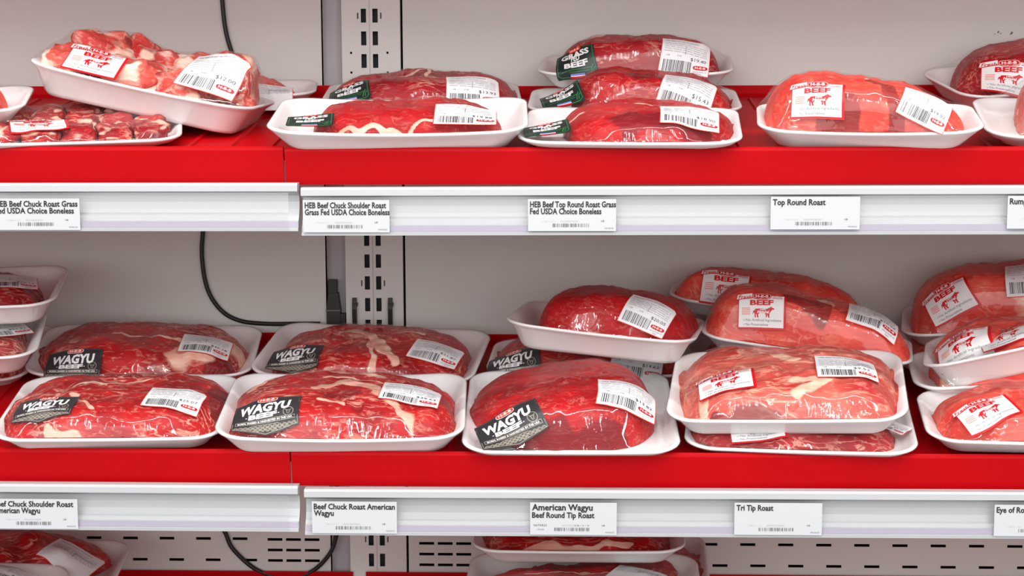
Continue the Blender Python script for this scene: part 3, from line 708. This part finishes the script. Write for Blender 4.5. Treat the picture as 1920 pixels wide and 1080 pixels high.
def film(parent, L, W, H, bow, meats, seed):
    """stretch film: the lowest taut sheet over the meat, held at the rim and pulled under the tray"""
    a, b = L/2, W/2; dx = .0032; nx, ny = int(2*a/dx)+3, int(2*b/dx)+3
    gx = np.linspace(-a-dx, a+dx, nx); gy = np.linspace(-b-dx, b+dx, ny)
    obst = np.full((nx, ny), -1.)
    V = []; F = []
    for o in meats:
        n = len(V); V += [v.co.copy() for v in o.data.vertices]; F += [tuple(i+n for i in p.vertices) for p in o.data.polygons]
    bv = BVHTree.FromPolygons(V, F)
    for i, x in enumerate(gx):
        for j, y in enumerate(gy):
            h = bv.ray_cast(Vector((x, y, .3)), Vector((0, 0, -1)))
            if h[0] is not None: obst[i, j] = h[0].z
    ob = obst.copy()                                        # dilate a little so the film never cuts the flanks
    for di in (-1, 0, 1):
        for dj in (-1, 0, 1): ob = np.maximum(ob, np.roll(np.roll(obst, di, 0), dj, 1)-.0003*(di*di+dj*dj))
    obst = ob+.0009
    XX, YY = np.meshgrid(gx, gy, indexing='ij'); rr = .036
    qx = np.maximum(np.abs(XX)-(a-rr), 0); qy = np.maximum(np.abs(YY)-(b-rr), 0)
    inside = (np.hypot(qx, qy) < rr-.0005) & (np.abs(XX) < a-.0005) & (np.abs(YY) < b-.0005)
    rimz = H+.0006+bow*(XX/a)**2
    h = np.maximum(rimz, obst)
    for it in range(420):
        av = .25*(np.roll(h, 1, 0)+np.roll(h, -1, 0)+np.roll(h, 1, 1)+np.roll(h, -1, 1))
        h = np.where(inside, np.maximum(obst, av), rimz)
    def samp(x, y):
        fx = np.clip((x-gx[0])/(gx[1]-gx[0]), 0, nx-1.001); fy = np.clip((y-gy[0])/(gy[1]-gy[0]), 0, ny-1.001)
        i = fx.astype(int); j = fy.astype(int); fx -= i; fy -= j
        return h[i, j]*(1-fx)*(1-fy)+h[i+1, j]*fx*(1-fy)+h[i, j+1]*(1-fx)*fy+h[i+1, j+1]*fx*fy
    rings = []
    # under the tray, up the outside, over the rim, then inward over the meat
    for ins, z, k in ((.030, -.0005, 0), (.0235, -.0006, 0), (.0175, .0042, 0), (.0075, H-.0080, .3), (-.0004, H-.0036, 1), (-.0009, H-.0012, 1)):
        P = rrect(a-ins, b-ins, max(.008, .036-ins*.6)); rings.append(np.column_stack([P, z+k*bow*(P[:, 0]/a)**2]))
    P0 = rrect(a-.0004, b-.0004, .036)
    ang = np.arange(len(P0))/len(P0)*2*np.pi
    nr = 40
    for t in range(nr):
        f_ = (1-t/nr); P = P0*f_; z = samp(P[:, 0], P[:, 1]); z[:] = np.maximum(z, H+.0006+bow*(P[:, 0]/a)**2*f_) if t < 1 else z
        # gathers running in from the rim
        side = np.clip((np.abs(P0[:, 0])/a-.6)/.3, .35, 1)
        wr = .0013*side*np.sin(ang*31+4*np.sin(ang*4+seed)+seed)*np.exp(-((1-f_-.07)/.10)**2)*(t > 0)
        rings.append(np.column_stack([P, z+np.abs(wr)]))
    V, F = ring_mesh(rings)
    V = np.vstack([V, [0, 0, float(samp(np.array([0.]), np.array([0.]))[0])]]); n = len(P0); o = (len(rings)-1)*n
    for i in range(n): F.append((o+i, o+(i+1) % n, len(V)-1))
    ob_ = mesh_obj('plastic_wrap', V, F, [FILM], parent, smooth=True)
    bv = BVHTree.FromPolygons([Vector(v) for v in V], F)
    return ob_, bv

def sticker(parent, bv, kind, x, y, ang, scale, price, seed):
    a, W, H = ART[kind](price, seed); G = 21; dense(a, W, H, G)
    h = bv.ray_cast(Vector((x, y, .3)), Vector((0, 0, -1)))
    if h[0] is None: return None
    # average normal under the sticker
    nn = Vector((0, 0, 0)); cc = 0
    for dx_ in (-.014, 0, .014):
        for dy_ in (-.012, 0, .012):
            g = bv.ray_cast(Vector((x+dx_, y+dy_, .3)), Vector((0, 0, -1)))
            if g[0] is not None: nrm = g[1] if g[1].z > 0 else -g[1]; nn += nrm
    nn.normalize(); t1 = Vector((1, 0, 0)); t1 = (t1-nn*t1.dot(nn)).normalized(); t2 = nn.cross(t1)
    ca, sa = math.cos(R(ang)), math.sin(R(ang)); e1 = t1*ca+t2*sa; e2 = t2*ca-t1*sa; o = h[0]; SY = {'wagyu': 1.08, 'grass': 1.12, 'fresh': 1.0}.get(kind, .94)
    A = np.linspace(-W*.56, W*.56, G)*.001*scale; B = np.linspace(-H*.58, H*.58, G)*.001*scale*SY
    T = np.zeros((G, G))
    for i in range(G):
        for j in range(G):
            p = o+e1*A[i]+e2*B[j]; g = bv.ray_cast(p+nn*.035, -nn, .07)
            T[i, j] = (g[0]-p).dot(nn) if g[0] is not None else np.nan
    # fill rays that slipped past the edge from their neighbours, then keep the paper from creasing sharply
    for _ in range(G):
        if not np.isnan(T).any(): break
        T2 = T.copy()
        for i in range(G):
            for j in range(G):
                if np.isnan(T[i, j]):
                    nb = [T[k, l] for k, l in ((i-1, j), (i+1, j), (i, j-1), (i, j+1)) if 0 <= k < G and 0 <= l < G and not np.isnan(T[k, l])]
                    if nb: T2[i, j] = sum(nb)/len(nb)-.0006
        T = T2
    T = np.nan_to_num(T); T0 = T.copy()
    for _ in range(9):
        Tp = np.pad(T, 1, mode='edge'); av = (Tp[2:, 1:-1]+Tp[:-2, 1:-1]+Tp[1:-1, 2:]+Tp[1:-1, :-2])/4
        T = np.maximum(T0, .4*T+.6*av)
    T += .0004
    def conform(px, py, l):
        px *= scale; py *= scale*SY
        fx = min(max((px-A[0])/(A[1]-A[0]), 0), G-1.001); fy = min(max((py-B[0])/(B[1]-B[0]), 0), G-1.001); i = int(fx); j = int(fy); fx -= i; fy -= j
        t = T[i, j]*(1-fx)*(1-fy)+T[i+1, j]*fx*(1-fy)+T[i, j+1]*(1-fx)*fy+T[i+1, j+1]*fx*fy
        return tuple(o+e1*px+e2*py+nn*(t+l))
    V, F, M, ms = bake_art(a, conform)
    nm = 'price_sticker' if kind in ('price', 'plain') else 'brand_sticker'
    return mesh_obj(nm, V, F, ms, parent, M)

#POSES# name: (shelf, x, s, n, rz, rx, ry, L, W)
POSE = {
'U0':(0,-0.743,0.082,0.015,13.0,0.9,-1.5,0.241,0.163),
'U1':(0,-0.586,0.098,-0.006,12.9,1.0,1.1,0.269,0.186),
'U2':(0,-0.505,0.182,0.010,-2.4,-6,12.0,0.271,0.165),
'U3':(0,-0.451,0.345,-0.010,7.6,-1.4,0.3,0.242,0.14),
'U4':(0,-0.187,0.302,-0.012,3.7,-1.3,0.7,0.249,0.209),
'U5':(0,-0.191,0.075,-0.000,2.3,2.0,0.3,0.287,0.187),
'U6':(0,0.086,0.358,0.018,-3.5,0.5,-0.5,0.248,0.155),
'U7':(0,0.080,0.262,-0.012,-1.5,0.5,-0.1,0.260,0.165),
'U8':(0,0.070,0.081,-0.001,-3.7,1.4,-0.3,0.246,0.196),
'U9':(0,0.331,0.059,-0.001,-5.8,2.2,-0.6,0.242,0.148),
'U10':(0,0.590,0.363,-0.001,15.3,5.7,-4.8,0.242,0.147),
'U11':(0,0.584,0.092,-0.000,-8.0,3.1,-1.3,0.238,0.195),
'L1':(1,-0.782,0.255,0.088,9.5,1.0,0.6,0.275,0.177),
'L2':(1,-0.800,0.210,0.040,12.5,3.0,2.0,0.276,0.176),
'L4':(1,-0.842,0.322,-0.012,4.1,4.5,0.4,0.286,0.190),
'L5':(1,-0.559,0.330,-0.010,5.5,2.9,1.9,0.291,0.184),
'L6':(1,-0.527,0.087,-0.000,4.2,2.2,0.7,0.262,0.196),
'L7':(1,-0.257,0.321,-0.010,-6.2,3.6,0.5,0.292,0.186),
'L8':(1,-0.261,0.084,-0.000,2.8,1.4,0.8,0.281,0.206),
'L9':(1,0.046,0.246,0.045,-10.0,-7.9,3.2,0.234,0.185),
'L10':(1,0.028,0.308,-0.012,-2.8,-2.0,-0.6,0.262,0.160),
'L11':(1,0.001,0.106,-0.000,0.7,1.6,0.1,0.245,0.254),
'L12':(1,0.262,0.372,0.043,-7.9,-5,6.1,0.262,0.12),
'L13':(1,0.298,0.264,0.030,-10.8,-4.5,4.9,0.260,0.150),
'L14':(1,0.253,0.091,0.024,-7.7,5.0,-3.5,0.267,0.196),
'L15':(1,0.267,0.088,-0.006,-6.4,0.5,-1.1,0.259,0.190),
'L16':(1,0.572,0.348,0.034,-12.6,-2.2,-6.9,0.266,0.165),
'L17':(1,0.549,0.190,0.021,-6.1,0.4,-6.4,0.262,0.140),
'L18':(1,0.553,0.180,0.050,-13.9,-5,-18,0.234,0.165),
'L19':(1,0.537,0.065,-0.000,-5.6,2.1,-1.2,0.265,0.155),
'B1':(2,-0.751,0.285,0.062,4.4,-2.3,2.1,0.326,0.150),
'B2':(2,-0.772,0.135,0.102,14.7,-1.6,8.0,0.306,0.150),
'B3':(2,0.014,0.257,0.129,-1.5,-6.7,-0.8,0.263,0.189),
'B4':(2,0.017,0.164,0.094,-1.5,-3.7,-0.6,0.288,0.215),
'B5':(2,0.040,0.300,0.064,-1.8,-2.3,-1.2,0.282,0.180),
'LS1':(1,0.283,0.310,-0.012,-6,0,0,0.262,0.175),
'BS1':(2,-0.760,0.200,-0.0125,3,0,0,0.290,0.200),
'BS2':(2,-0.762,0.205,0.032,6,0,0,0.285,0.200),
'BS3':(2,0.020,0.210,-0.0125,0,0,0,0.280,0.210),
'BS4':(2,0.025,0.205,0.030,-3,0,0,0.280,0.200),
'LS2':(1,0.560,0.330,-0.012,-6,0,0,0.262,0.175),
}
#ENDPOSES#
# what lies on each tray; u, v = extent along and across the tray in half lengths, h = height over the tray bottom
MEAT = {
'BS1': dict(u=(-.9, .9), h=.033, m='marbled'), 'BS2': dict(u=(-.9, .9), h=.032, m='marbled'), 'BS3': dict(u=(-.9, .9), h=.032, m='marbled'), 'BS4': dict(u=(-.9, .9), h=.030, m='marbled'),
'LS1': dict(u=(-.9, .9), h=0.030, m='salmon'), 'LS2': dict(u=(-.9, .9), h=.036, m='salmon'),
'U0': dict(u=(-.9, .80), h=.045, m='salmon', fat=[(.012, [(.3, 0), (.7, .3)])]),
'U1': 'ribs',
'U2': 'bones',
'U3': dict(u=(-.85, .8), h=.03, m='salmon'),
'U4': dict(u=(-.86, .96), h=0.045, m='dusky', fat=[(.003, [(-.3, -.2), (0, .1), (.1, -.5)])]),
'U5': dict(u=(-.66, .80), h=0.032, m='bright', v=(-.8, .8), fat=[(.0025, [(-.7, -.75), (-.4, -.86), (-.1, -.9)]), (.004, [(-.5, .9), (0, .95), (.5, .85)]), (.002, [(-.1, -.88), (.5, -.8)])]),
'U6': dict(u=(-.80, .86), h=0.054, m='dusky', fat=[(.006, [(-.55, -.1), (-.4, .05)])]),
'U7': dict(u=(-.58, .94), h=0.054, m='bright', v=(-.99, .6), sx=-.2, dark=[(.02, [(-.2, -.5), (.5, -.4)])]),
'U8': dict(u=(-.62, .90), h=0.029, m='bright', fat=[(.003, [(-.2, .1), (.2, -.1), (.45, -.3)]), (.004, [(-.9, -.3), (-.7, -.2)])], dark=[(.022, [(-.2, -.75), (.6, -.75)])]),
'U9': dict(u=(-.88, .88), h=0.062, m='salmon', sx=-.28, e=4.4, bump=.7, dark=[(.008, [(.04, -.40), (.16, -.55)]), (.014, [(.20, -.62), (.22, -.97)]), (.012, [(-.45, -1), (-.15, -1)])], fat=[(.004, [(0, 0), (0, 0)])]),
'U10': dict(u=(-.75, .9), h=.062, m='dusky', fat=[(.010, [(-.9, -.9), (-.5, -.95), (0, -.9)]), (.006, [(-.95, .9), (.9, .9)])]),
'U11': dict(u=(-.62, .9), h=.072, m='pale', fat=[(.02, [(-.6, .3), (0, .4)])]),
'L1': dict(u=(-.9, .80), h=.040, m='dusky'),
'L2': dict(u=(-.9, .86), h=.036, m='marbled', fat=[(.008, [(.3, .2), (.4, -.3)])]),
'L4': dict(u=(-.9, .88), h=.045, m='marbled'),
'L5': dict(u=(-.88, .92), h=0.042, m='marbled', fat=[(.022, [(.35, -.75), (.6, -.55), (.85, -.2)]), (.004, [(-.3, 0), (.2, -.2), (.6, -.3)])], dark=[(.012, [(.7, -.85), (.9, -.6)])]),
'L6': dict(u=(-.93, .95), h=0.043, m='marbled', p=4, fat=[(.005, [(-.4, -.15), (-.22, -.45), (-.1, -.7)]), (.004, [(-.4, .05), (.0, .2), (.3, .3)]), (.007, [(-.45, -.95), (-.2, -.98)])], dark=[(.016, [(.9, .3), (.93, -.3)])]),
'L7': dict(u=(-.84, .92), h=0.042, m='marbled', fat=[(.010, [(-.28, .2), (.02, -.1), (.12, -.4), (.3, -.75)]), (.006, [(.02, -.2), (.1, -.9)]), (.003, [(.2, .1), (.5, .3)])]),
'L8': dict(u=(-.88, .94), h=0.047, m='marbled', p=3.2, fat=[(.014, [(-.85, .30), (-.6, .68), (-.2, .74), (.1, .60), (.3, .45)]), (.010, [(-.25, -.1), (0, .12), (.22, -.05), (.36, -.45), (.6, -.8)]), (.004, [(-.2, .3), (.2, .2), (.6, -.1)]), (.004, [(-.2, -.5), (.0, -.6)])], crease=[(.006, [(.1, -.6), (.3, -.85)])], dark=[(.012, [(-.1, -.4), (.1, -.3)])]),
'L9': dict(u=(-.70, .98), h=0.070, m='bright', bump=.6),
'L10': dict(u=(-.90, .92), h=.044, m='bright', fat=[(.006, [(-.38, .1), (-.34, .1)]), (.006, [(0, .3), (.1, .35)])]),
'L11': dict(u=(-.92, .80), v=(-.88, .84), h=0.050, m='bright', sy=-.03, rot=4, sx=.26, p=2.5, bump=.6, e=3.4, dark=[(.014, [(-.6, -.95), (.9, -.95)])]),
'L12': dict(u=(-.92, .9), h=.058, m='salmon', fat=[(.008, [(-.8, 0), (-.7, .3)])]),
'L13': dict(u=(-.95, .98), h=0.073, m='salmon', v=(-.99, .65), sx=-.22, e=5, p=4, lob=.04, fat=[(.007, [(-.05, .3), (.1, -.05), (.2, -.25)]), (.010, [(-.75, .2), (-.6, 0)]), (.004, [(.4, -.3), (.55, -.5)])], crease=[(.008, [(-.05, .1), (.2, -.4), (.3, -.6)])], dark=[(.016, [(-.2, -.6), (.1, -.7)])]),
'L14': dict(u=(-.88, .95), h=0.051, m='pale', lob=.04, dark=[(.010, [(-.6, -.97), (-.1, -.99)])], p=4.6, e=3.2, eb=3.6, fat=[(.013, [(-.1, .3), (.02, .05)]), (.010, [(.05, -.5), (.35, -.45), (.1, -.75)]), (.010, [(-.75, -.9), (-.7, -.3)])]),
'L15': dict(u=(-.92, .85), h=0.020, m='dusky'),
'L16': dict(u=(-.88, .95), h=0.087, m='salmon', fat=[(.030, [(.15, -.75), (.5, -.6), (.98, -.5)])], dark=[(.02, [(-.6, .7), (.6, .9)])]),
'L17': dict(u=(-.80, .95), h=0.072, m='salmon', fat=[(.012, [(-.85, -.5), (-.8, -.9)])]),
'L18': dict(u=(-.45, .95), h=.040, m='salmon', fat=[(.012, [(.2, -.3), (.8, -.2)])]),
'L19': dict(u=(-.80, .95), h=0.048, m='salmon', fat=[(.004, [(-.2, -.4), (.3, -.5)])], dark=[(.016, [(.1, -.7), (.7, -.6)])]),
'B1': dict(u=(-.85, .84), h=.050, m='marbled', lob=.12, bump=2.2),
'B2': dict(u=(-.85, .80), h=.036, m='marbled'),
'B3': dict(u=(-.9, .93), h=.026, m='marbled', fat=[(.006, [(-.5, -.9), (.5, -.85)])]),
'B4': dict(u=(-.88, .90), v=(-.9, .62), h=.034, m='bright', fat=[(.003, [(-.5, .1), (0, .3), (.5, .2)]), (.003, [(-.3, -.3), (.4, 0)])]),
'B5': dict(u=(-.9, .96), h=0.032, m='marbled'),
}
BOW = {'U5': .005, 'U9': .004, 'L8': .005, 'L7': .003, 'U2': .004, 'U10': .004, 'U11': .004, 'L9': .003}
#STICKERS# name: [(kind, x, y, angle, scale, price)]
STK = {
 'U1': [('fresh', -0.0227, -0.0587, 8, 1, '')],
 'U2': [('fresh', -0.0575, -0.0605, 0, 1.05, ''), ('price', 0.0797, -0.057, -8, 1.12, '$12.00')],
 'U3': [('plain', 0.0626, -0.0705, 0, 0.9, '')],
 'U4': [('grass', -0.0874, -0.078, 5, 0.95, ''), ('price', 0.0637, -0.0876, 0, 1, '$13.93')],
 'U5': [('grass', -0.0962, -0.0546, 3, 0.95, ''), ('price', 0.0746, -0.0511, -1, 1.05, '$19.88')],
 'U6': [('grass', -0.0734, -0.0686, 6, 0.95, ''), ('price', 0.0637, -0.0685, -5, 0.95, '$19.40')],
 'U7': [('grass', -0.0879, -0.0571, 12, 0.95, ''), ('price', 0.0632, -0.075, -14, 1, '$15.43')],
 'U8': [('grass', -0.0911, -0.0609, 9, 0.95, ''), ('price', 0.0658, -0.0597, 0, 1, '$18.90')],
 'U9': [('fresh', -0.0584, -0.0656, -3, 0.9, ''), ('price', 0.0572, -0.0621, -20, 0.84, '$19.02')],
 'U10': [('fresh', -0.0606, -0.0592, -22, 1.05, '')],
 'L1': [('price', 0.0775, -0.0232, 10, 1, '$22.14')],
 'L2': [('price', 0.0888, -0.0066, 25, 1, '$21.51')],
 'L5': [('wagyu', -0.0802, -0.0783, 0, 1.0, ''), ('price', 0.0832, -0.0415, -2, 1, '$30.18')],
 'L6': [('wagyu', -0.073, -0.0594, -3, 1.0, ''), ('price', 0.0707, -0.0409, -6, 1, '$25.07')],
 'L7': [('wagyu', -0.087, -0.0662, 2, 1.0, ''), ('price', 0.0925, -0.0398, -6, 1, '$21.87')],
 'L8': [('wagyu', -0.0824, -0.0757, 2, 1.1, ''), ('price', 0.0777, -0.0325, -5, 1.05, '$39.63')],
 'L9': [('price', 0.0578, -0.0772, -16, 0.9, '$20.05')],
 'L10': [('wagyu', -0.0953, -0.065, 4, 1, ''), ('price', 0.0613, -0.0672, -8, 1, '$14.62')],
 'L11': [('wagyu', -0.0676, -0.0953, 20, 1.1, ''), ('price', 0.0665, -0.0608, -6, 1.08, '$13.82')],
 'L12': [('fresh', -0.059, -0.0539, 0, 1, '')],
 'L13': [('fresh', -0.0578, -0.07, 5, 0.92, ''), ('price', 0.0771, -0.0429, -2, 1, '$10.24')],
 'L14': [('fresh', -0.067, -0.0483, 6, 1.05, ''), ('price', 0.0677, -0.0205, 4, 1.05, '$9.52')],
 'L15': [('fresh', -0.0475, -0.064, 6, 1, ''), ('price', 0.103, -0.031, -30, 0.6, '$9.70')],
 'L16': [('fresh', -0.071, -0.0722, 22, 1, ''), ('price', 0.0318, -0.0647, 0, 1, '$31.20')],
 'L17': [('fresh', -0.0736, -0.0457, 5, 1.1, '')],
 'L18': [('fresh', -0.0167, -0.0538, 6, 1, '')],
 'L19': [('fresh', -0.0672, -0.0472, 22, 1, '')],
 'B1': [('plain', 0.1042, -0.0364, -22, 1.1, '')],
 'B2': [('price', 0.0803, 0.0014, -20, 1, '$17.45')],
 'B4': [('plain', 0.0668, -0.0051, -22, 1, '')],
}
#ENDSTICKERS#
LABEL = {
'BS1': ('lowest package of the left stack on the bottom shelf', None),
'BS2': ('second lowest package of the left stack on the bottom shelf', None),
'BS3': ('lowest package of the middle stack on the bottom shelf', None),
'BS4': ('second lowest package of the middle stack on the bottom shelf', None),
'LS1': ('bottom package of the rear pile, behind the pair with the $9.52 roast', None),
'LS2': ('bottom package of the rear right pile, under the roast with the orange fat cap', None),
'U0': ('cropped package at the far left edge of the upper shelf, tray curving up', None),
'U1': ('flat tray of red rib pieces under the tilted bone package', None),
'U2': ('tilted white tray piled with pink neck bones and two stickers', None),
'U3': ('mostly hidden package whose grey end shows right behind the bone package', None),
'U4': ('grass fed package behind the other one left of the upper shelf middle', 'grass fed beef packages on the upper shelf'),
'U5': ('grass fed package with a low flat roast, left of the stack of three', 'grass fed beef packages on the upper shelf'),
'U6': ('rearmost and highest of the three grass fed packages stacked in the middle', 'grass fed beef packages on the upper shelf'),
'U7': ('middle of the three grass fed packages, between the front and the rearmost one', 'grass fed beef packages on the upper shelf'),
'U8': ('front one of the three grass fed packages in the middle of the upper shelf', 'grass fed beef packages on the upper shelf'),
'U9': ('big salmon red round roast with a dark purple patch on a bowed tray', 'fresh beef packages'),
'U10': ('dark red roast at the back right of the upper shelf, turned askew', 'fresh beef packages'),
'U11': ('cropped package with wrinkled wrap at the right end of the upper shelf front', 'fresh beef packages'),
'L1': ('greyish package on top of the left stack of the lower shelf', None),
'L2': ('white tray cut by the left edge, middle of the left stack', None),
'L4': ('package at the bottom of the left stack behind the front wagyu roast', None),
'L5': ('back left wagyu package with a big pale fat patch at its right end', 'wagyu beef packages on the lower shelf'),
'L6': ('front left wagyu package with the $25.07 price sticker', 'wagyu beef packages on the lower shelf'),
'L7': ('back wagyu package standing in front of the slotted upright', 'wagyu beef packages on the lower shelf'),
'L8': ('front wagyu package marbled with curved white fat bands', 'wagyu beef packages on the lower shelf'),
'L9': ('tilted white tray with a dark red roast, lying on a wagyu package', None),
'L10': ('wagyu package half hidden under the tilted tray', 'wagyu beef packages on the lower shelf'),
'L11': ('front wagyu round tip roast in a deep square tray with slanted black sticker', 'wagyu beef packages on the lower shelf'),
'L12': ('rearmost salmon roast of the tri tip pile with its wrap against the wall', 'fresh beef packages'),
'L13': ('salmon roast behind and above the package priced $9.52', 'fresh beef packages'),
'L14': ('pale marbled roast priced $9.52 on top of the front pile', 'fresh beef packages'),
'L15': ('package squeezed under the one priced $9.52 at the shelf edge', 'fresh beef packages'),
'L16': ('tall rear roast at the right with an orange fat cap', 'fresh beef packages'),
'L17': ('roast at the right with an upright red and white sticker, under the tilted tray', 'fresh beef packages'),
'L18': ('steeply tilted white tray lying on the right pile', 'fresh beef packages'),
'L19': ('front right roast with a slanted sticker under the tilted tray', 'fresh beef packages'),
'B1': ('package of coarse red beef chunks at the bottom left corner', None),
'B2': ('white tray edge in front of the beef chunks at the bottom left', None),
'B3': ('package just under the round tip price tag, behind the lowest white tray', None),
'B4': ('lowest white tray in the middle with a flat marbled roast', None),
'B5': ('crumpled package end right of and under the two bottom middle packages', None),
}

HTS = {'U2': .034, 'L9': .032, 'L18': .036, 'L2': .030, 'L1': .030, 'L14': .027, 'U10': .026, 'U1': .013, 'U8': .012, 'L11': .013, 'L15': .013, 'U11': .016, 'L8': .024}
def package(nm, seed):
    k, x, s, n, rz, rx, ry, L, W = POSE[nm]
    mw = shelf_m(k, x, s, n) @ Euler((0, 0, R(rz))).to_matrix().to_4x4() @ Euler((R(rx), 0, 0)).to_matrix().to_4x4() @ Euler((0, R(ry), 0)).to_matrix().to_4x4()
    root = empty('meat_package', mw); tag(root, LABEL[nm][0], 'packaged meat', LABEL[nm][1]); root['dev'] = nm
    a, b, H = L/2, W/2, HTS.get(nm, HT); bow = BOW.get(nm, .0015)
    tray(root, L, W, H, bow); sp = MEAT[nm]
    if sp == 'bones':
        P = [(-.074, .012, .044, .078, .078, .070, 20), (-.030, .034, .050, .075, .05, .056, -30), (-.022, -.030, .036, .080, .05, .046, 10), (.012, .030, .046, .07, .05, .05, 40),
             (.045, -.034, .036, .07, .055, .05, -20), (.055, .022, .046, .08, .06, .056, 15), (.097, -.004, .052, .052, .100, .078, 5), (-.098, -.028, .034, .06, .06, .05, 0), (.0, .0, .03, .13, .09, .045, 0)]
        ms = [lump(root, a, b, H, 'neck_bone', p[:3], p[3:6], p[6], 'bone', seed+i, 2.9, .36, (8*(i % 3-1), 10*(i % 2)-5)) for i, p in enumerate(P)]
    elif sp == 'ribs':
        ms = []
        for i in range(6):
            for j in range(3):
                ms.append(lump(root, a, b, H, 'rib_piece', (-a+.035+i*.040, -b+.038+j*.058, .0115+.002*((i+j) % 2)), (.038, .054, .024), (i*37+j*53) % 17-8, 'dusky' if (i+j) % 2 else 'marbled', seed+i*3+j, 4.0, .22))
    else: ms = [roast(root, L, W, H, sp, seed)]
    fo, bv = film(root, L, W, H, bow, ms, seed)
    for i, (kind, sx_, sy_, ang, scl, price) in enumerate(STK.get(nm, [])): sticker(root, bv, kind, sx_, sy_, ang, scl, price, seed*7+i)
    del root['dev']
    return root
PK = {}
for i, nm in enumerate(POSE): PK[nm] = package(nm, i+1)
